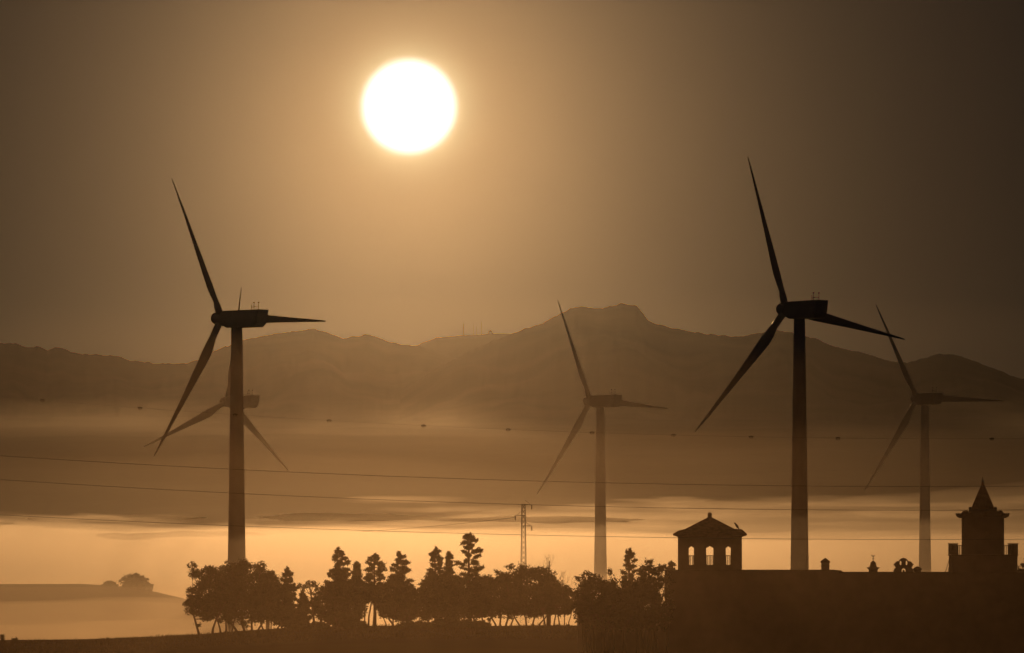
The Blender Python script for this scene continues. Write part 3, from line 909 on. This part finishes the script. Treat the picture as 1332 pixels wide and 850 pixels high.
# weeds and grass along the brow of the field
rnd.seed(5)
def blades(mb, n, u0, u1, y0, y1, h0, h1):
    for _ in range(n):
        Y = rnd.uniform(y0, y1); u = rnd.uniform(u0, u1)
        X = (u - 666) * PX * Y
        z = ground_z(X, Y) - 0.03
        h = rnd.uniform(h0, h1) * (0.55 + 0.9 * max(0, nz2(X / 3.5, Y / 9, 21, 3) + 0.35))
        a = rnd.uniform(0, 3.14); w_ = 0.025 + 0.03 * rnd.random()
        lx, ly = rnd.gauss(0, 0.3) * h, rnd.gauss(0, 0.3) * h
        dx, dy = w_ * math.cos(a), w_ * math.sin(a)
        b0 = len(mb.v)
        mb.v += [(X - dx, Y - dy, z), (X + dx, Y + dy, z), (X + lx * 0.4 + dx * 0.7, Y + ly * 0.4 + dy * 0.7, z + h * 0.6), (X + lx * 0.4 - dx * 0.7, Y + ly * 0.4 - dy * 0.7, z + h * 0.6), (X + lx, Y + ly, z + h)]
        mb.f += [(b0, b0 + 1, b0 + 2, b0 + 3), (b0 + 3, b0 + 2, b0 + 4)]
gb = MB()
blades(gb, 14000, -80, 780, 850, 916, 0.10, 0.34)
tag(gb.build('field_grass', m_grass), 'dry grass along the brow of the dark field', 'grass', kind='stuff')
for px, top, lb, sd in ((4, 826, 'upright weed at the left edge of the field brow', 51), (19, 831, 'small weed second from the left edge on the field brow', 52)):
    rnd.seed(sd)
    Y = 905.0; k = PX * Y; X = (px - 666) * k; gz = ground_z(X, Y) - 0.05
    r_ = empty('tall_weed', (X, Y, gz)); tag(r_, lb, 'weed')
    h = ZC + (HOR - top) * k - gz
    stm = MB(); lv = MB()
    for i in range(4):
        x1 = rnd.uniform(-.25, .25)
        stm.tube([(x1 * 0.2, 0, 0), (x1 * 0.6, rnd.uniform(-.1, .1), h * 0.55), (x1, 0, h * rnd.uniform(0.75, 1))], [0.025, 0.018, 0.008], 5)
        for q in range(5):
            leaf_clump(lv, (x1 * (0.4 + q * 0.12), 0, h * (0.3 + q * 0.15)), 0.12, 0.10, 12, 0.07, 1.6)
    stm.build('stem', m_bark, r_); lv.build('leaves', m_leaf, r_)
# valley floor mist before and round the turbines
RED = (1.0, 0.87, 0.70)
hug = lambda h: (lambda X, Y: ground_z(X, Y) + h)
fog('valley_mist', 'low mist on the valley floor behind the trees', 1010, 2300, flat(12.0), 3.0, 110, 1/450, 1.0, RED)
fog('valley_mist', 'mist at tower feet level behind the trees', 1020, 2400, flat(17), 3.0, 220, 1/2200, 2.0, RED)
fog('valley_mist', 'thin upper mist round the turbine towers', 1030, 2500, flat(26), 5, 300, 1/5000, 3.0)
fog('valley_mist', 'faint veil of mist round the turbine hubs', 1200, 3600, flat(48), 9, 500, 1/45000, 4.0)
# the bright bank beyond the turbines; its top rolls higher on the left
ROLL = [(-300, 684), (-100, 680), (60, 681), (130, 686), (205, 693), (260, 690), (330, 687), (520, 687), (580, 691), (700, 694), (1000, 697), (1400, 696)]
WISP = [(-300, 672), (60, 674), (120, 684), (220, 688), (420, 682), (560, 672), (700, 660), (900, 654), (1100, 660), (1200, 648), (1400, 640)]
def profile(pts, dz):
    return lambda X, Y: ZC + (HOR - lerp_pts(pts, X / 3600.0 / PX + 666)) * PX * 3600.0 + dz
fog('fog_bank', 'bright lower fog bank beyond the turbines', 2450, 5000, profile(ROLL, -1.6), 2.6, 70, 1/1150, 5.0, stretch=14, nx=260)
fog('fog_bank', 'bright upper fog bank beyond the turbines', 2600, 5100, profile(ROLL, 0.4), 3.4, 100, 1/2200, 6.0, stretch=16, nx=260)
fog('fog_bank', 'wispy fog top before the dark hills', 3000, 5400, profile(WISP, 0.0), 6, 160, 1/6500, 7.0, stretch=10, nx=200)
fog('fog_bank', 'thin fog climbing the dark hills', 3600, 6200, flat(50.0), 22, 600, 1/30000, 8.0)
fog('turbine_veil', 'veil of mist between the near and far turbines', 1530, 2040, flat(44), 6, 260, 1/32000, 14.0)
fog('turbine_veil', 'thin upper veil between the near and far turbines', 1540, 2050, flat(66), 10, 330, 1/36000, 15.0)
GLARE_TINT = (1.0, 0.72, 0.46)  # orange of lens flare, put into the colour of the added foreground veil
fog('glare_veil', 'lowest added veil imitating lens glare before the trees', 120, 1000, flat(18), 3.5, 50, 1/10500, 16.0, GLARE_TINT, edge=0.3)  # layers added to lift the foreground silhouettes as lens glare would
fog('glare_veil', 'middle added veil imitating lens glare before the trees', 100, 1030, flat(24), 5, 70, 1/9800, 17.0, GLARE_TINT, edge=0.3)
fog('glare_veil', 'upper added veil imitating lens glare before the trees', 90, 1060, flat(33), 7, 90, 1/9500, 18.0, GLARE_TINT, edge=0.3)
# mist thickening over the rising plain towards the mountain foot
for i, (y0, h, lb) in enumerate(((7400, 9, 'lowest film of mist on the rising plain below the mountains'), (8400, 15, 'second film of mist on the plain below the mountains'),
                                 (9400, 22, 'third film of mist near the foot of the mountains'), (10400, 31, 'topmost film of mist round the foot of the mountains'))):
    fog('mountain_mist', lb, y0, 13600, hug(h), 7, 1300, 1/50000, 12.0 + i, zbot=0, ny=40, edge=0.3)

# torn wisps drifting along the top of the bank
rnd.seed(77)
wm = MB()
for i in range(64):
    left = i < 28
    u = (-60 + i * 15 + rnd.uniform(-8, 8)) if left else (420 + (i - 28) * 27 + rnd.uniform(-12, 12))
    pyy = (rnd.uniform(672, 699) if left else rnd.uniform(648, 690))
    Y = 2700 + (i * 337) % 1100
    c = at(u, pyy, Y)
    rx = rnd.uniform(6, 26) * (1 if left else 1.5); ry = rnd.uniform(60, 140); rz = rnd.uniform(0.5, 1.7)
    nb_, ns = 7, 18
    b0 = len(wm.v); sd = rnd.uniform(0, 99)
    ring = [[(math.cos(-math.pi / 2 + math.pi * (j + 1) / (nb_ + 1)), math.sin(-math.pi / 2 + math.pi * (j + 1) / (nb_ + 1)), 2 * math.pi * k_ / ns) for k_ in range(ns)] for j in range(nb_)]
    def wp(cr, sr, an):
        x, y_, z = cr * math.cos(an), cr * math.sin(an), sr
        q = 1 + 0.8 * nz2(x * 1.6 + sd, y_ * 1.6 + z, sd, 4)
        return (c.x + x * rx * q, c.y + y_ * ry * q, c.z + z * rz * q + 0.9 * nz2(x * 1.3 + sd, y_, 3, 2))
    wm.v.append(wp(0, -1, 0))
    for rg in ring: wm.v += [wp(*t_) for t_ in rg]
    wm.v.append(wp(0, 1, 0))
    for k_ in range(ns):
        wm.f.append((b0, b0 + 1 + (k_ + 1) % ns, b0 + 1 + k_))
        for j in range(nb_ - 1):
            a_ = b0 + 1 + j * ns
            wm.f.append((a_ + k_, a_ + (k_ + 1) % ns, a_ + ns + (k_ + 1) % ns, a_ + ns + k_))
        a_ = b0 + 1 + (nb_ - 1) * ns
        wm.f.append((a_ + k_, a_ + (k_ + 1) % ns, b0 + 1 + nb_ * ns))
tag(wm.build('fog_wisps', volume_mat('fog_wisps_air', 1/1500, 0.97, (1.0, 0.92, 0.80))), 'torn wisps of fog drifting along the top of the bank', 'fog', kind='stuff')
